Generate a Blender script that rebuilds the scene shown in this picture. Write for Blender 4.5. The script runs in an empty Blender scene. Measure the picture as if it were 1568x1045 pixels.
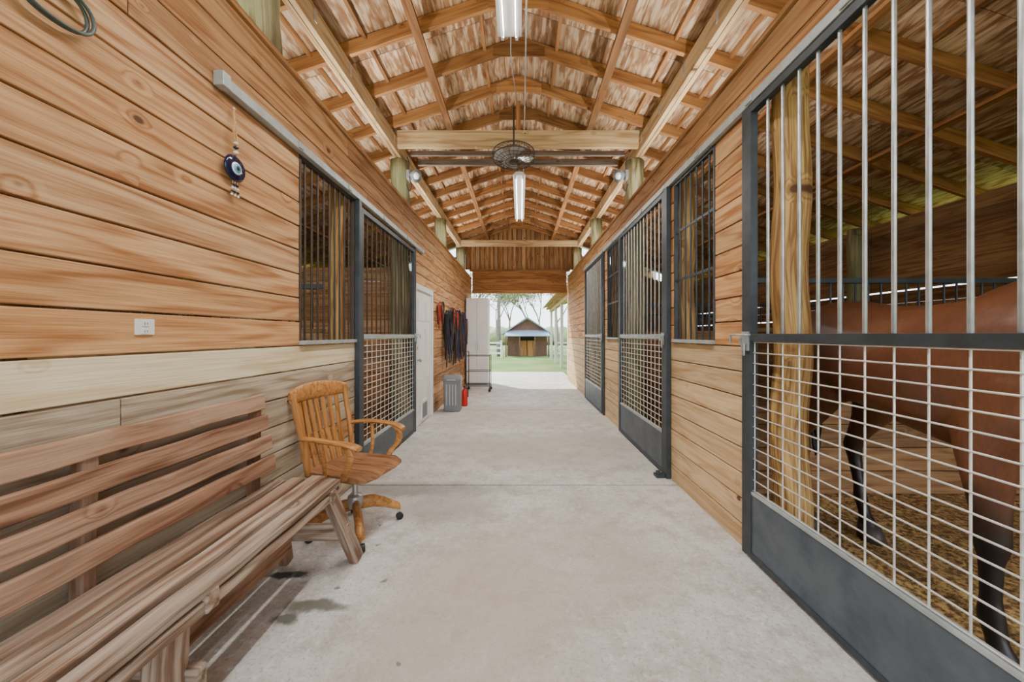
import bpy, math, random
from mathutils import Vector, Matrix, noise as mnoise
random.seed(7)
R = random.random
def U(a,b): return random.uniform(a,b)
V = Vector

# ------------------------------------------------------------------ materials
def new_mat(name):
    m = bpy.data.materials.new(name); m.use_nodes = True
    nt = m.node_tree; b = nt.nodes["Principled BSDF"]
    return m, nt, b
def math_n(nt, op, a, b=None, clamp=False):
    n = nt.nodes.new("ShaderNodeMath"); n.operation = op; n.use_clamp = clamp
    for i, s in enumerate((a, b)):
        if s is None: continue
        if isinstance(s, (int, float)): n.inputs[i].default_value = s
        else: nt.links.new(s, n.inputs[i])
    return n.outputs[0]
def maprange(nt, s, a, b, c, d, smooth=False):
    n = nt.nodes.new("ShaderNodeMapRange")
    if smooth: n.interpolation_type = 'SMOOTHSTEP'
    nt.links.new(s, n.inputs[0])
    for i, v in enumerate((a, b, c, d)): n.inputs[i+1].default_value = v
    return n.outputs[0]
def mix(nt, fac, a, b, mode='MIX'):
    n = nt.nodes.new("ShaderNodeMix"); n.data_type = 'RGBA'; n.blend_type = mode
    for idx, s in ((0, fac), (6, a), (7, b)):
        if isinstance(s, (int, float)): n.inputs[idx].default_value = s
        elif isinstance(s, (tuple, list)): n.inputs[idx].default_value = (*s[:3], 1)
        else: nt.links.new(s, n.inputs[idx])
    return n.outputs[2]
def mapping(nt, vec, scale, loc=(0,0,0)):
    n = nt.nodes.new("ShaderNodeMapping"); nt.links.new(vec, n.inputs[0])
    n.inputs[3].default_value = scale; n.inputs[1].default_value = loc
    return n.outputs[0]
def noise(nt, vec, scale, detail=3, rough=.5):
    n = nt.nodes.new("ShaderNodeTexNoise"); n.inputs["Scale"].default_value = scale
    n.inputs["Detail"].default_value = detail; n.inputs["Roughness"].default_value = rough
    if vec is not None: nt.links.new(vec, n.inputs["Vector"])
    return n.outputs[0]
def attr(nt, name, out):
    n = nt.nodes.new("ShaderNodeAttribute"); n.attribute_name = name
    return n.outputs[out]

def mat_wood(name, light, dark, knot=(.07,.025,.01), ringk=7, rough=.7, knots=.4, var=.35,
             ringamt=.55, stretch=(.7,6,6), stain=None, stainamt=0, streak=.5, hue=None, stainscale=(1.1,4,4)):
    m, nt, b = new_mat(name); L = nt.links.new
    gc = attr(nt, "gc", "Vector"); rnd = attr(nt, "rnd", "Fac")
    n1 = noise(nt, mapping(nt, gc, stretch), 1.0, 2.0, .45)
    vo = nt.nodes.new("ShaderNodeTexVoronoi"); vo.inputs["Scale"].default_value = 1
    L(mapping(nt, gc, (4.4, 6.5, 0.0)), vo.inputs["Vector"])
    sep = nt.nodes.new("ShaderNodeSeparateColor"); L(vo.outputs["Color"], sep.inputs[0])
    msk = math_n(nt, 'LESS_THAN', sep.outputs[0], knots)
    size = maprange(nt, sep.outputs[1], 0, 1, .5, 1.4)
    dist = math_n(nt, 'DIVIDE', vo.outputs["Distance"], size)
    halo = math_n(nt, 'MULTIPLY', maprange(nt, dist, .05, .32, 1, 0, True), msk)
    val = math_n(nt, 'ADD', n1, math_n(nt, 'MULTIPLY', halo, .20))
    s = math_n(nt, 'SINE', math_n(nt, 'MULTIPLY', val, 6.283*ringk))
    ring = math_n(nt, 'POWER', maprange(nt, s, -1, 1, 0, 1), 2.6)
    fib = noise(nt, mapping(nt, gc, (4, 130, 130)), 1.0, 3, .6)
    stk = noise(nt, mapping(nt, gc, (1.3, 34, 34)), 1.0, 4, .6)
    f = math_n(nt, 'MULTIPLY', ring, ringamt)
    f = math_n(nt, 'ADD', f, maprange(nt, fib, .35, .68, -.08, .28))
    f = math_n(nt, 'ADD', f, maprange(nt, stk, .42, .66, 0, streak), True)
    col = mix(nt, f, light, dark)
    big = noise(nt, mapping(nt, gc, stainscale), 1.0, 4, .6)
    if stain:
        col = mix(nt, math_n(nt, 'MULTIPLY', maprange(nt, big, .47, .60, 0, 1, True), stainamt), col, stain)
    else:
        col = mix(nt, maprange(nt, big, .45, .7, 0, .35), col, dark)
    kn = math_n(nt, 'MULTIPLY', maprange(nt, dist, .055, .11, 1, 0, True), msk)
    kr = math_n(nt, 'MULTIPLY', maprange(nt, dist, .10, .20, 1, 0, True), msk)
    col = mix(nt, math_n(nt, 'MULTIPLY', kr, .55), col, dark)
    col = mix(nt, math_n(nt, 'MULTIPLY', kn, .9), col, knot)
    br = maprange(nt, rnd, 0, 1, 1-var, 1+var*.35)
    bv = nt.nodes.new("ShaderNodeCombineColor")
    for i in range(3): L(br, bv.inputs[i])
    if hue:
        r2 = math_n(nt, 'FRACT', math_n(nt, 'MULTIPLY', rnd, 17.3))
        hm = mix(nt, f, hue, dark)
        hm = mix(nt, math_n(nt, 'MULTIPLY', kn, .9), hm, knot)
        col = mix(nt, math_n(nt, 'MULTIPLY', r2, .65), col, hm)
    col = mix(nt, 1.0, col, bv.outputs[0], 'MULTIPLY')
    L(col, b.inputs["Base Color"]); b.inputs["Roughness"].default_value = rough
    b.inputs["Specular IOR Level"].default_value = .3
    bp = nt.nodes.new("ShaderNodeBump"); bp.inputs["Strength"].default_value = .4; bp.inputs["Distance"].default_value = .004
    L(f, bp.inputs["Height"]); L(bp.outputs[0], b.inputs["Normal"])
    return m

def mat_plain(name, col, rough=.5, metal=0, var=.15, scale=12, col2=None, emit=None, estr=0, bump=0):
    m, nt, b = new_mat(name); L = nt.links.new
    tc = nt.nodes.new("ShaderNodeTexCoord")
    n = noise(nt, tc.outputs["Object"], scale, 5, .6)
    c2 = col2 if col2 else tuple(c*(1-var) for c in col)
    c = mix(nt, maprange(nt, n, .35, .65, 0, 1), col, c2)
    L(c, b.inputs["Base Color"]); b.inputs["Roughness"].default_value = rough; b.inputs["Metallic"].default_value = metal
    if emit:
        b.inputs["Emission Color"].default_value = (*emit, 1); b.inputs["Emission Strength"].default_value = estr
    if bump:
        bp = nt.nodes.new("ShaderNodeBump"); bp.inputs["Strength"].default_value = bump; bp.inputs["Distance"].default_value = .02
        L(n, bp.inputs["Height"]); L(bp.outputs[0], b.inputs["Normal"])
    return m

W_WARM = mat_wood("cedar_siding", (.64,.345,.145), (.33,.135,.045), knots=.30, ringk=6, var=.36, hue=(.72,.50,.29))
W_WARMR = mat_wood("cedar_siding_right", (.68,.37,.15), (.36,.145,.045), knots=.28, ringk=6, var=.32, hue=(.72,.48,.25))
W_PALE = mat_wood("pale_pine_siding", (.78,.60,.36), (.48,.28,.12), knots=.38, ringk=6, var=.18, hue=(.71,.50,.27), ringamt=.4)
W_CREAM = mat_wood("new_pine_board", (.88,.80,.59), (.58,.42,.19), knots=.40, ringk=5, var=.06, ringamt=.4, streak=.3)
W_GREY = mat_wood("weathered_siding", (.66,.57,.43), (.30,.22,.14), knots=.42, ringk=6, var=.2, hue=(.76,.67,.50), stain=(.38,.30,.22), stainamt=.5)
W_RAFT = mat_wood("rafter_lumber", (.50,.245,.09), (.25,.10,.032), knots=.25, ringk=5, var=.40)
W_TIE = mat_wood("tie_beam_lumber", (.64,.46,.25), (.34,.20,.09), knots=.40, ringk=5, var=.18)
W_GREYB = mat_wood("grey_beam", (.26,.21,.17), (.13,.10,.07), knots=.2, ringk=5, var=.2)
W_SHEATH = mat_wood("roof_plywood", (.86,.68,.45), (.38,.18,.075), knots=0, ringk=6, var=.26, ringamt=.5,
                    stretch=(1.6,6,6), stain=(.28,.125,.05), stainamt=.8, streak=.6, stainscale=(2.8,13,13))
W_STALL = mat_wood("stall_timber", (.40,.225,.10), (.19,.09,.038), knots=.25, var=.35)
W_POST = mat_wood("rough_yellow_post", (.66,.43,.16), (.25,.125,.04), knots=.45, ringk=9, var=.08, stretch=(.9,12,12), streak=1.0)
W_LOG = mat_wood("treated_log", (.40,.36,.20), (.14,.11,.055), knots=.3, ringk=5, var=.2, stain=(.19,.21,.09), stainamt=.6, streak=.8)
W_BENCHB = mat_wood("bench_red_wood", (.42,.225,.13), (.17,.075,.038), knots=.45, ringk=7, var=.26, stain=(.52,.37,.26), stainamt=.6, streak=.6, rough=.78, hue=(.46,.29,.19))
W_BENCHS = mat_wood("bench_worn_wood", (.47,.37,.28), (.17,.105,.065), knots=.35, ringk=7, var=.22, stain=(.26,.13,.075), stainamt=.5, streak=.85, rough=.85, hue=(.54,.45,.36))
W_OAK = mat_wood("varnished_oak", (.60,.29,.09), (.32,.125,.03), knots=0, ringk=10, var=.15, rough=.3, stretch=(1.2,9,9))
W_OAKD = mat_wood("worn_oak_seat", (.36,.18,.085), (.15,.06,.028), knots=0, ringk=10, var=.15, rough=.35, stretch=(1.2,9,9))
M_STEEL = mat_plain("painted_dark_steel", (.055,.068,.08), .5, .3, .35, 9)
M_KICK = mat_plain("kick_plate", (.062,.082,.105), .5, .2, .3, 6, col2=(.11,.135,.155))
M_GALV = mat_plain("galvanised_steel", (.55,.57,.57), .42, .7, .3, 14)
M_TRACK = mat_plain("track_metal", (.48,.53,.53), .5, .3, .25, 10)
M_WIRE = mat_plain("wire_mesh", (.76,.74,.68), .45, .4, .25, 14)
M_RUST = mat_plain("rusty_bars", (.09,.065,.05), .6, .4, .3, 20)
M_WHITE = mat_plain("white_paint", (.82,.82,.81), .45, 0, .06, 3)
M_GREYP = mat_plain("grey_plastic", (.20,.22,.24), .45, 0, .1, 5)
M_BLACK = mat_plain("black_rubber", (.015,.015,.017), .5, 0, .3, 10)
M_RED = mat_plain("red_paint", (.65,.02,.02), .35, 0, .1, 5)
M_REDSTRAP = mat_plain("red_strap", (.45,.04,.02), .7, 0, .2, 20)
M_BLUESTRAP = mat_plain("navy_strap", (.03,.05,.12), .7, 0, .2, 20)
M_BROWNSTRAP = mat_plain("leather_strap", (.10,.04,.02), .5, 0, .2, 20)
M_ROPE = mat_plain("jute_rope", (.62,.38,.15), .9, 0, .3, 60)
M_BLUEG = mat_plain("cobalt_glass", (.008,.010,.045), .12, 0, .1, 5)
M_WHITEG = mat_plain("white_glass", (.85,.88,.9), .15, 0, .05, 5)
M_LBLUE = mat_plain("light_blue_glass", (.10,.42,.62), .15, 0, .05, 5)
M_TUBE = mat_plain("fluorescent_tube", (.9,.9,.88), .4, 0, .02, 5, emit=(1,.97,.9), estr=.7)
M_TIN = mat_plain("metal_roofing", (.36,.43,.50), .45, .3, .15, 3)
M_BARNRED = mat_plain("brown_barn_siding", (.16,.08,.05), .7, 0, .3, 5)
M_DARK = mat_plain("dark_interior", (.03,.025,.02), .8, 0, .2, 5)
M_LEAF = mat_plain("foliage", (.17,.23,.07), .7, 0, .4, 2, col2=(.34,.35,.18))
M_BARK = mat_plain("bark", (.22,.19,.15), .9, 0, .4, 8, bump=.5)
M_HOOF = mat_plain("hoof", (.07,.055,.045), .5, 0, .3, 20)
M_HAIR = mat_plain("black_horsehair", (.014,.010,.009), .5, 0, .3, 40)

def mat_shavings():
    m, nt, b = new_mat("stall_bedding"); L = nt.links.new
    g = nt.nodes.new("ShaderNodeNewGeometry")
    a = noise(nt, g.outputs["Position"], 3, 4); c = noise(nt, g.outputs["Position"], 34, 4, .7)
    col = mix(nt, maprange(nt, c, .42, .58, 0, 1), (.15,.075,.025), (.70,.46,.16))
    col = mix(nt, maprange(nt, a, .4, .65, 0, .5), col, (.20,.11,.045))
    L(col, b.inputs["Base Color"]); b.inputs["Roughness"].default_value = .95
    bp = nt.nodes.new("ShaderNodeBump"); bp.inputs["Strength"].default_value = 1; bp.inputs["Distance"].default_value = .02
    L(c, bp.inputs["Height"]); L(bp.outputs[0], b.inputs["Normal"])
    return m
M_SHAV = mat_shavings()

def mat_concrete():
    m, nt, b = new_mat("concrete"); L = nt.links.new
    g = nt.nodes.new("ShaderNodeNewGeometry"); P = g.outputs["Position"]
    a = noise(nt, P, 1.3, 6, .6); c = noise(nt, P, 55, 3, .7); d = noise(nt, P, 5, 8, .72); e = noise(nt, P, 22, 5, .7)
    col = mix(nt, maprange(nt, a, .38, .62, 0, 1), (.52,.51,.475), (.66,.655,.63))
    col = mix(nt, maprange(nt, d, .46, .62, 0, .75), col, (.41,.375,.32))
    col = mix(nt, maprange(nt, e, .52, .70, 0, .7), col, (.82,.81,.79))
    col = mix(nt, maprange(nt, c, .53, .66, 0, .55), col, (.26,.24,.21))
    w = nt.nodes.new("ShaderNodeVectorMath"); w.operation = 'SCALE'; w.inputs[3].default_value = .10
    wn = nt.nodes.new("ShaderNodeTexNoise"); wn.inputs["Scale"].default_value = 14; wn.inputs["Detail"].default_value = 4; L(P, wn.inputs["Vector"]); L(wn.outputs["Color"], w.inputs[0])
    pw = nt.nodes.new("ShaderNodeVectorMath"); pw.operation = 'ADD'; L(P, pw.inputs[0]); L(w.outputs[0], pw.inputs[1])
    def spot(cx, cy, rx, ry, colr, amt, fade, base):
        mp = mapping(nt, pw.outputs[0], (1/rx, 1/ry, 0), (-(cx+.05)/rx, -(cy+.05)/ry, 0))
        ln = nt.nodes.new("ShaderNodeVectorMath"); ln.operation = 'LENGTH'; L(mp, ln.inputs[0])
        return mix(nt, maprange(nt, ln.outputs["Value"], .7, fade, amt, 0, True), base, colr)
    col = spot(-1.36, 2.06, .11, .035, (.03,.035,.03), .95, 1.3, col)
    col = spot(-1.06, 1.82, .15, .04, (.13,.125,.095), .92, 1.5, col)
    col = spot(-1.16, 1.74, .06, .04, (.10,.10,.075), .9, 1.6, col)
    col = spot(-.30, 1.55, .35, .5, (.46,.40,.32), .6, 2.2, col)
    col = spot(.25, 2.2, .5, .35, (.46,.40,.32), .5, 2.2, col)
    col = spot(.2, 4.4, .9, .5, (.42,.37,.30), .55, 2.0, col)
    col = spot(-.2, 6.2, .9, .6, (.42,.37,.30), .55, 2.0, col)
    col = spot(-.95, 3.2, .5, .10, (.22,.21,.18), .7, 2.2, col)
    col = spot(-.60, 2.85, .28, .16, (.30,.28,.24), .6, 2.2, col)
    for cx, cy in ((-1.0,1.95),(-.95,2.35),(-.78,2.0),(-1.02,2.6),(-.52,1.5)):
        col = spot(cx, cy, .010, .012, (.15,.14,.12), .8, 1.5, col)
    L(col, b.inputs["Base Color"])
    L(maprange(nt, d, .3, .7, .5, .8), b.inputs["Roughness"])
    bp = nt.nodes.new("ShaderNodeBump"); bp.inputs["Strength"].default_value = .25; bp.inputs["Distance"].default_value = .01
    L(e, bp.inputs["Height"]); L(bp.outputs[0], b.inputs["Normal"])
    return m
M_CONC = mat_concrete()

def mat_grass():
    m, nt, b = new_mat("grass"); L = nt.links.new
    g = nt.nodes.new("ShaderNodeNewGeometry"); P = g.outputs["Position"]
    a = noise(nt, P, .5, 5, .6); c = noise(nt, P, 25, 3, .7)
    col = mix(nt, maprange(nt, a, .4, .6, 0, 1), (.09,.20,.02), (.20,.25,.06))
    col = mix(nt, maprange(nt, c, .4, .7, 0, .6), col, (.06,.10,.02))
    L(col, b.inputs["Base Color"]); b.inputs["Roughness"].default_value = .95
    return m
M_GRASS = mat_grass()

def mat_coat():
    m, nt, b = new_mat("bay_horse_coat"); L = nt.links.new
    tc = nt.nodes.new("ShaderNodeTexCoord"); P = tc.outputs["Object"]
    sx = nt.nodes.new("ShaderNodeSeparateXYZ"); L(P, sx.inputs[0])
    n = noise(nt, P, 3, 3); f = noise(nt, mapping(nt, P, (30,30,8)), 3, 2)
    col = mix(nt, maprange(nt, n, .35, .65, 0, 1), (.20,.075,.032), (.12,.043,.020))
    col = mix(nt, maprange(nt, f, .4, .7, 0, .35), col, (.08,.03,.015))
    z = math_n(nt, 'ADD', sx.outputs[2], math_n(nt, 'MULTIPLY', n, .12))
    col = mix(nt, maprange(nt, z, .56, .84, 1, 0, True), col, (.018,.013,.012))
    L(col, b.inputs["Base Color"]); b.inputs["Roughness"].default_value = .42
    return m
M_COAT = mat_coat()

# ------------------------------------------------------------------ mesh builder
class MB:
    def __init__(s): s.v=[]; s.f=[]; s.gc=[]; s.rn=[]; s.mi=[]; s.sm=[]
    def _add(s, verts, faces, gcs, mi=0, smooth=False, rnd=None):
        b = len(s.v); r = R() if rnd is None else rnd
        off = V((R()*50, R()*50, R()*50))
        s.v += [tuple(v) for v in verts]
        s.gc += [tuple(V(g)+off) for g in gcs]; s.rn += [r]*len(verts)
        for f in faces: s.f.append(tuple(b+i for i in f)); s.mi.append(mi); s.sm.append(smooth)
    def beam(s, p0, p1, w, h, up=(0,0,1), mi=0, rnd=None, taper=1.0):
        p0=V(p0); p1=V(p1); d=(p1-p0); ln=d.length; d=d/ln; up=V(up)
        if abs(d.dot(up))>.99: up=V((1,0,0)) if abs(d.x)<.9 else V((0,1,0))
        sd=d.cross(up).normalized(); u=sd.cross(d).normalized()
        vs=[]; gs=[]
        for k,(p,t) in enumerate(((p0,1),(p1,taper))):
            for a,b in ((-1,-1),(1,-1),(1,1),(-1,1)):
                vs.append(p+sd*(a*w/2*t)+u*(b*h/2*t))
                gs.append((k*ln, a*w/2, b*h/2) if w>=h else (k*ln, b*h/2, a*w/2))
        s._add(vs,[(0,1,2,3),(7,6,5,4),(0,4,5,1),(1,5,6,2),(2,6,7,3),(3,7,4,0)],gs,mi,False,rnd)
    def box(s, a, b, mi=0, rnd=None):
        a=V(a); b=V(b); dims=[abs(b[i]-a[i]) for i in range(3)]; c=(a+b)/2
        ax=dims.index(max(dims)); e=V((0,0,0)); e[ax]=dims[ax]/2
        p0=c-e; p1=c+e
        if ax==2: s.beam(p0,p1,dims[1],dims[0],(1,0,0),mi,rnd)
        elif ax==0: s.beam(p0,p1,dims[1],dims[2],(0,0,1),mi,rnd)
        else: s.beam(p0,p1,dims[0],dims[2],(0,0,1),mi,rnd)
    def tube(s, pts, r, n=8, mi=0, smooth=True, closed=False, rnd=None, cap=True, rough=0):
        pts=[V(p) for p in pts]; m=len(pts)
        rs = r if isinstance(r,(list,tuple)) else [r]*m
        vs=[]; gs=[]; L=0; prev=None
        for i,p in enumerate(pts):
            if closed: t=(pts[(i+1)%m]-pts[i-1])
            else: t=pts[min(i+1,m-1)]-pts[max(i-1,0)]
            t.normalize()
            if prev is None:
                a=V((0,0,1)) if abs(t.z)<.9 else V((1,0,0))
                x=t.cross(a).normalized()
            else: x=(prev-t*prev.dot(t)).normalized()
            prev=x; y=t.cross(x)
            if i: L+=(p-pts[i-1]).length
            for k in range(n):
                an=2*math.pi*k/n; rr=rs[i]
                if rough: rr*=1+rough*mnoise.noise(V((math.cos(an)*1.5,math.sin(an)*1.5,L*3)))+rough*.5*mnoise.noise(V((math.cos(an)*5,math.sin(an)*5,L*1.5)))
                q=p+(x*math.cos(an)+y*math.sin(an))*rr
                vs.append(q); gs.append((L, math.cos(an)*rs[i], math.sin(an)*rs[i]))
        fs=[]
        for i in range(m if closed else m-1):
            j=(i+1)%m
            for k in range(n):
                k2=(k+1)%n; fs.append((i*n+k,i*n+k2,j*n+k2,j*n+k))
        if cap and not closed:
            fs.append(tuple(range(n-1,-1,-1))); fs.append(tuple((m-1)*n+k for k in range(n)))
        s._add(vs,fs,gs,mi,smooth,rnd)
    def ell(s, secs, n=16, mi=0, smooth=True):
        vs=[];gs=[]
        for c,a,b in secs:
            c=V(c);a=V(a);b=V(b)
            for k in range(n):
                t=2*math.pi*k/n; vs.append(c+a*math.cos(t)+b*math.sin(t)); gs.append(tuple(vs[-1]))
        m=len(secs); fs=[]
        for i in range(m-1):
            for k in range(n):
                k2=(k+1)%n; fs.append((i*n+k,i*n+k2,(i+1)*n+k2,(i+1)*n+k))
        fs.append(tuple(range(n-1,-1,-1))); fs.append(tuple((m-1)*n+k for k in range(n)))
        s._add(vs,fs,gs,mi,smooth)
    def lathe(s, c, prof, n=20, axis=(0,0,1), mi=0, smooth=True):
        c=V(c); ax=V(axis).normalized(); a=V((1,0,0)) if abs(ax.x)<.9 else V((0,1,0))
        x=ax.cross(a).normalized(); y=ax.cross(x)
        s.ell([(c+ax*z, x*max(r,.0005), y*max(r,.0005)) for r,z in prof], n, mi, smooth)
    def poly(s, vs, fs, mi=0, smooth=False, rnd=None):
        s._add(vs,fs,[tuple(v) for v in vs],mi,smooth,rnd)
    def build(s, name, mats, bevel=0, loc=None, rotz=0, parent=None):
        me=bpy.data.meshes.new(name); me.from_pydata(s.v,[],s.f)
        a=me.attributes.new("gc",'FLOAT_VECTOR','POINT'); a.data.foreach_set("vector",[c for g in s.gc for c in g])
        a=me.attributes.new("rnd",'FLOAT','POINT'); a.data.foreach_set("value",s.rn)
        for m in mats: me.materials.append(m)
        me.polygons.foreach_set("material_index",s.mi); me.polygons.foreach_set("use_smooth",s.sm)
        me.update()
        o=bpy.data.objects.new(name,me); bpy.context.scene.collection.objects.link(o)
        if bevel:
            md=o.modifiers.new("bev",'BEVEL'); md.width=bevel; md.segments=2; md.limit_method='ANGLE'; md.angle_limit=.7
        if loc: o.location=loc
        o.rotation_euler[2]=rotz
        if parent: o.parent=parent
        return o
def smooth_pts(pts, k=6):
    pts=[V(p) for p in pts]; out=[]
    P=[pts[0]]+pts+[pts[-1]]
    for i in range(1,len(P)-2):
        for j in range(k):
            t=j/k; a,b,c,d=P[i-1],P[i],P[i+1],P[i+2]
            out.append(.5*((2*b)+(-a+c)*t+(2*a-5*b+4*c-d)*t*t+(-a+3*b-3*c+d)*t**3))
    out.append(pts[-1]); return out

XL=-1.555; XR=1.466; BT=.028
ROW=.168; Z0=1.328
NY=-2.0; FY=11.2
# ------------------------------------------------------------------ floor
mb=MB(); ys=[NY,0.02,3.29,6.57,9.85,13.3]
for a,b in zip(ys[:-1],ys[1:]):
    mb.box((-1.6,a+.010,-.06),(1.6,b-.010,0))
mb.box((-1.6,NY,-.08),(1.6,13.3,-.02),1)
mb.build("floor",[M_CONC,M_DARK],.004)
mb=MB()
def grid_floor(x0,x1,y0,y1,s=.12):
    nx=int((x1-x0)/s); ny=int((y1-y0)/s); vs=[];fs=[]
    for j in range(ny+1):
        for i in range(nx+1):
            x=x0+(x1-x0)*i/nx; y=y0+(y1-y0)*j/ny
            e=min(i,nx-i,j,ny-j)/2
            vs.append((x,y,.0+.02*min(1,e)*(mnoise.noise(V((x*3,y*3,0)))+.4)))
    for j in range(ny):
        for i in range(nx):
            a=j*(nx+1)+i; fs.append((a,a+1,a+nx+2,a+nx+1))
    mb.poly(vs,fs,0,True)
grid_floor(1.60,5.2,NY,FY); grid_floor(-5.2,-1.60,NY,FY)
mb.build("stall_floor",[M_SHAV])
mb=MB(); mb.poly([(-90,-60,-.05),(90,-60,-.05),(90,140,-.05),(-90,140,-.05)],[(0,1,2,3)])
mb.build("lawn_ground",[M_GRASS])

# ------------------------------------------------------------------ side walls
def side_wall(x, sgn, openings, matf, y0, y1, ztop_rows=11, maxlen=3.4):
    mb=MB()
    for k in range(-8, ztop_rows):
        z0=max(Z0+k*ROW,.0); z1=Z0+(k+1)*ROW-.009
        iv=[(y0,y1)]
        for (a,b,c,d) in openings:
            if c < (z0+z1)/2 < d:
                new=[]
                for p,q in iv:
                    if b<=p or a>=q: new.append((p,q)); continue
                    if a>p: new.append((p,a))
                    if b<q: new.append((b,q))
                iv=new
        for p,q in iv:
            c=p
            while c<q-.01:
                l=U(maxlen*.6,maxlen); e=c+l if q-c>l+.5 else q
                j=U(-.0015,.0015)
                rd=None if k<0 else min(1,max(0,.98-.07*k+U(-.22,.22)))  # random tone per board; light fall-off painted in, darker towards the top
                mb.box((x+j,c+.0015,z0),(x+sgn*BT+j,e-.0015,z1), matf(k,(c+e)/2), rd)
                c=e
    return mb
LW=(2.48,3.30,Z0,Z0+8*ROW); LG=(3.34,5.11,0,Z0+8*ROW); LD=(5.13,6.20,0,Z0+5*ROW)
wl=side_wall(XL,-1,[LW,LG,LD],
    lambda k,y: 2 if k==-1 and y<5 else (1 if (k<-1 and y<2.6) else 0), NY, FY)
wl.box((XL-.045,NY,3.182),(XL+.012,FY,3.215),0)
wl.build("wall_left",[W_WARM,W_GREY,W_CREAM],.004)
RG=[(.60,2.25),(3.50,5.12),(6.18,7.85)]; RWn=[(2.66,3.36),(5.22,5.95)]
ops=[(a,b,0,Z0+9*ROW) for a,b in RG]+[(a,b,Z0,Z0+9*ROW) for a,b in RWn]
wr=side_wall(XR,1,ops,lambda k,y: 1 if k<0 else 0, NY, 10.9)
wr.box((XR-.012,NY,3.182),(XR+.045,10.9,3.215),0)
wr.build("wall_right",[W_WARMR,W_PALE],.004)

# ------------------------------------------------------------------ tracks
mb=MB()
mb.box((XL+.002,1.80,2.672),(XL+.045,5.55,2.728)); mb.box((XL+.002,1.78,2.665),(XL+.055,1.83,2.74))
for y in (2.4,3.1,3.9,4.7,5.4): mb.box((XL+.045,y,2.68),(XL+.053,y+.05,2.722))
mb.build("trim_1",[M_TRACK],.004)
mb=MB()
mb.box((XR-.035,-.2,2.842),(XR-.002,8.0,2.90))
for i in range(12): mb.box((XR-.043,.2+i*.66,2.85),(XR-.034,.26+i*.66,2.892))
mb.build("trim_2",[M_TRACK],.004)

# ------------------------------------------------------------------ gates
def stall_gate(x, s, y0, y1, ztop, bars=.112, barmat=1, kz=.41, rail=0):
    mb=MB(); xa=x-.005*s; xb=x+.04*s; xm=(xa+xb)/2
    def fr(a,b,mi=0): mb.box((xa,a[0],a[1]),(xb,b[0],b[1]),mi)
    fr((y0,.02),(y0+.055,ztop)); fr((y1-.055,.02),(y1,ztop))
    fr((y0+.055,ztop-.045),(y1-.055,ztop)); fr((y0+.055,1.36),(y1-.055,1.405),rail)
    fr((y0+.055,.02),(y1-.055,.05))
    mb.box((xm-.006,y0+.055,.05),(xm+.016*s,y1-.055,kz),3)
    mb.box((xa+.002*s,y0+.055,kz),(xb-.002*s,y1-.055,kz+.018),4)
    n=int(round((y1-y0-.12)/bars))
    for i in range(1,n):
        y=y0+.06+(y1-y0-.12)*i/n
        mb.tube([(xm,y,1.405),(xm,y,ztop-.045)],.0085,8,barmat)
    for i in range(0,n+1):
        y=y0+.06+(y1-y0-.12)*i/n
        mb.tube([(xm,y,kz+.015),(xm,y,1.36)],.0042,6,2)
    nz=int((1.355-kz-.02)/.062)
    for j in range(nz+1):
        z=kz+.025+(1.35-kz-.02)*j/nz
        mb.tube([(xm+.006*s,y0+.055,z),(xm+.006*s,y1-.055,z)],.0042,6,2)
    return mb,xm,xb
gm=[M_STEEL,M_GALV,M_WIRE,M_KICK,M_TRACK,M_RUST]
def latch(mb,x,s,y,z=1.37):
    mb.box((x,y-.035,z-.07),(x+.012*s,y+.035,z+.05),1)
    mb.box((x+.012*s,y-.02,z-.03),(x+.035*s,y+.02,z+.01),1)
    mb.tube([(x+.02*s,y-.07,z+.03),(x+.045*s,y-.07,z+.03),(x+.045*s,y+.09,z+.03),(x+.045*s,y+.09,z-.02)],.007,8,1)
    mb.tube([(x+.02*s,y-.01,z-.10),(x+.02*s,y-.01,z-.01)],.008,8,1)
for i,(a,b) in enumerate(RG):
    mb,xm,xb=stall_gate(XR,-1,a+.01,b-.01,2.825,rail=0 if i==0 else 4)
    latch(mb,xb,-1,b-.02 if i==0 else a+.02)
    mb.build("stall_gate",gm,.003)
mb,xm,xb=stall_gate(XL,1,LG[0]+.02,LG[1]-.02,2.62,barmat=5,kz=.32,rail=4)
latch(mb,xb,1,LG[1]-.03)
mb.build("stall_gate",gm,.003)

mb=MB()
mb.box((XR-.05,3.42,0),(XR-.006,3.495,2.84))
mb.box((XR-.03,2.252,0),(XR+.03,2.29,2.84)); mb.box((XR-.03,5.125,0),(XR-.004,5.17,2.84)); mb.box((XR-.03,6.12,0),(XR-.004,6.175,2.84)); mb.box((XR-.03,7.855,0),(XR-.004,7.9,2.84))
mb.build("trim_3",[M_STEEL],.004)
mb=MB(); mb.box((XL+.004,3.295,0),(XL+.05,3.35,2.67)); mb.box((XL+.004,5.10,0),(XL+.04,5.13,2.67))
mb.build("trim_4",[M_STEEL],.004)
mb=MB(); mb.box((XR-.14,3.44,0.002),(XR-.05,3.52,.03)); mb.tube([(XR-.11,3.48,.0),(XR-.11,3.48,.06)],.02,10)
mb.build("gate_floor_guide",[M_STEEL],.003)

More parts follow.
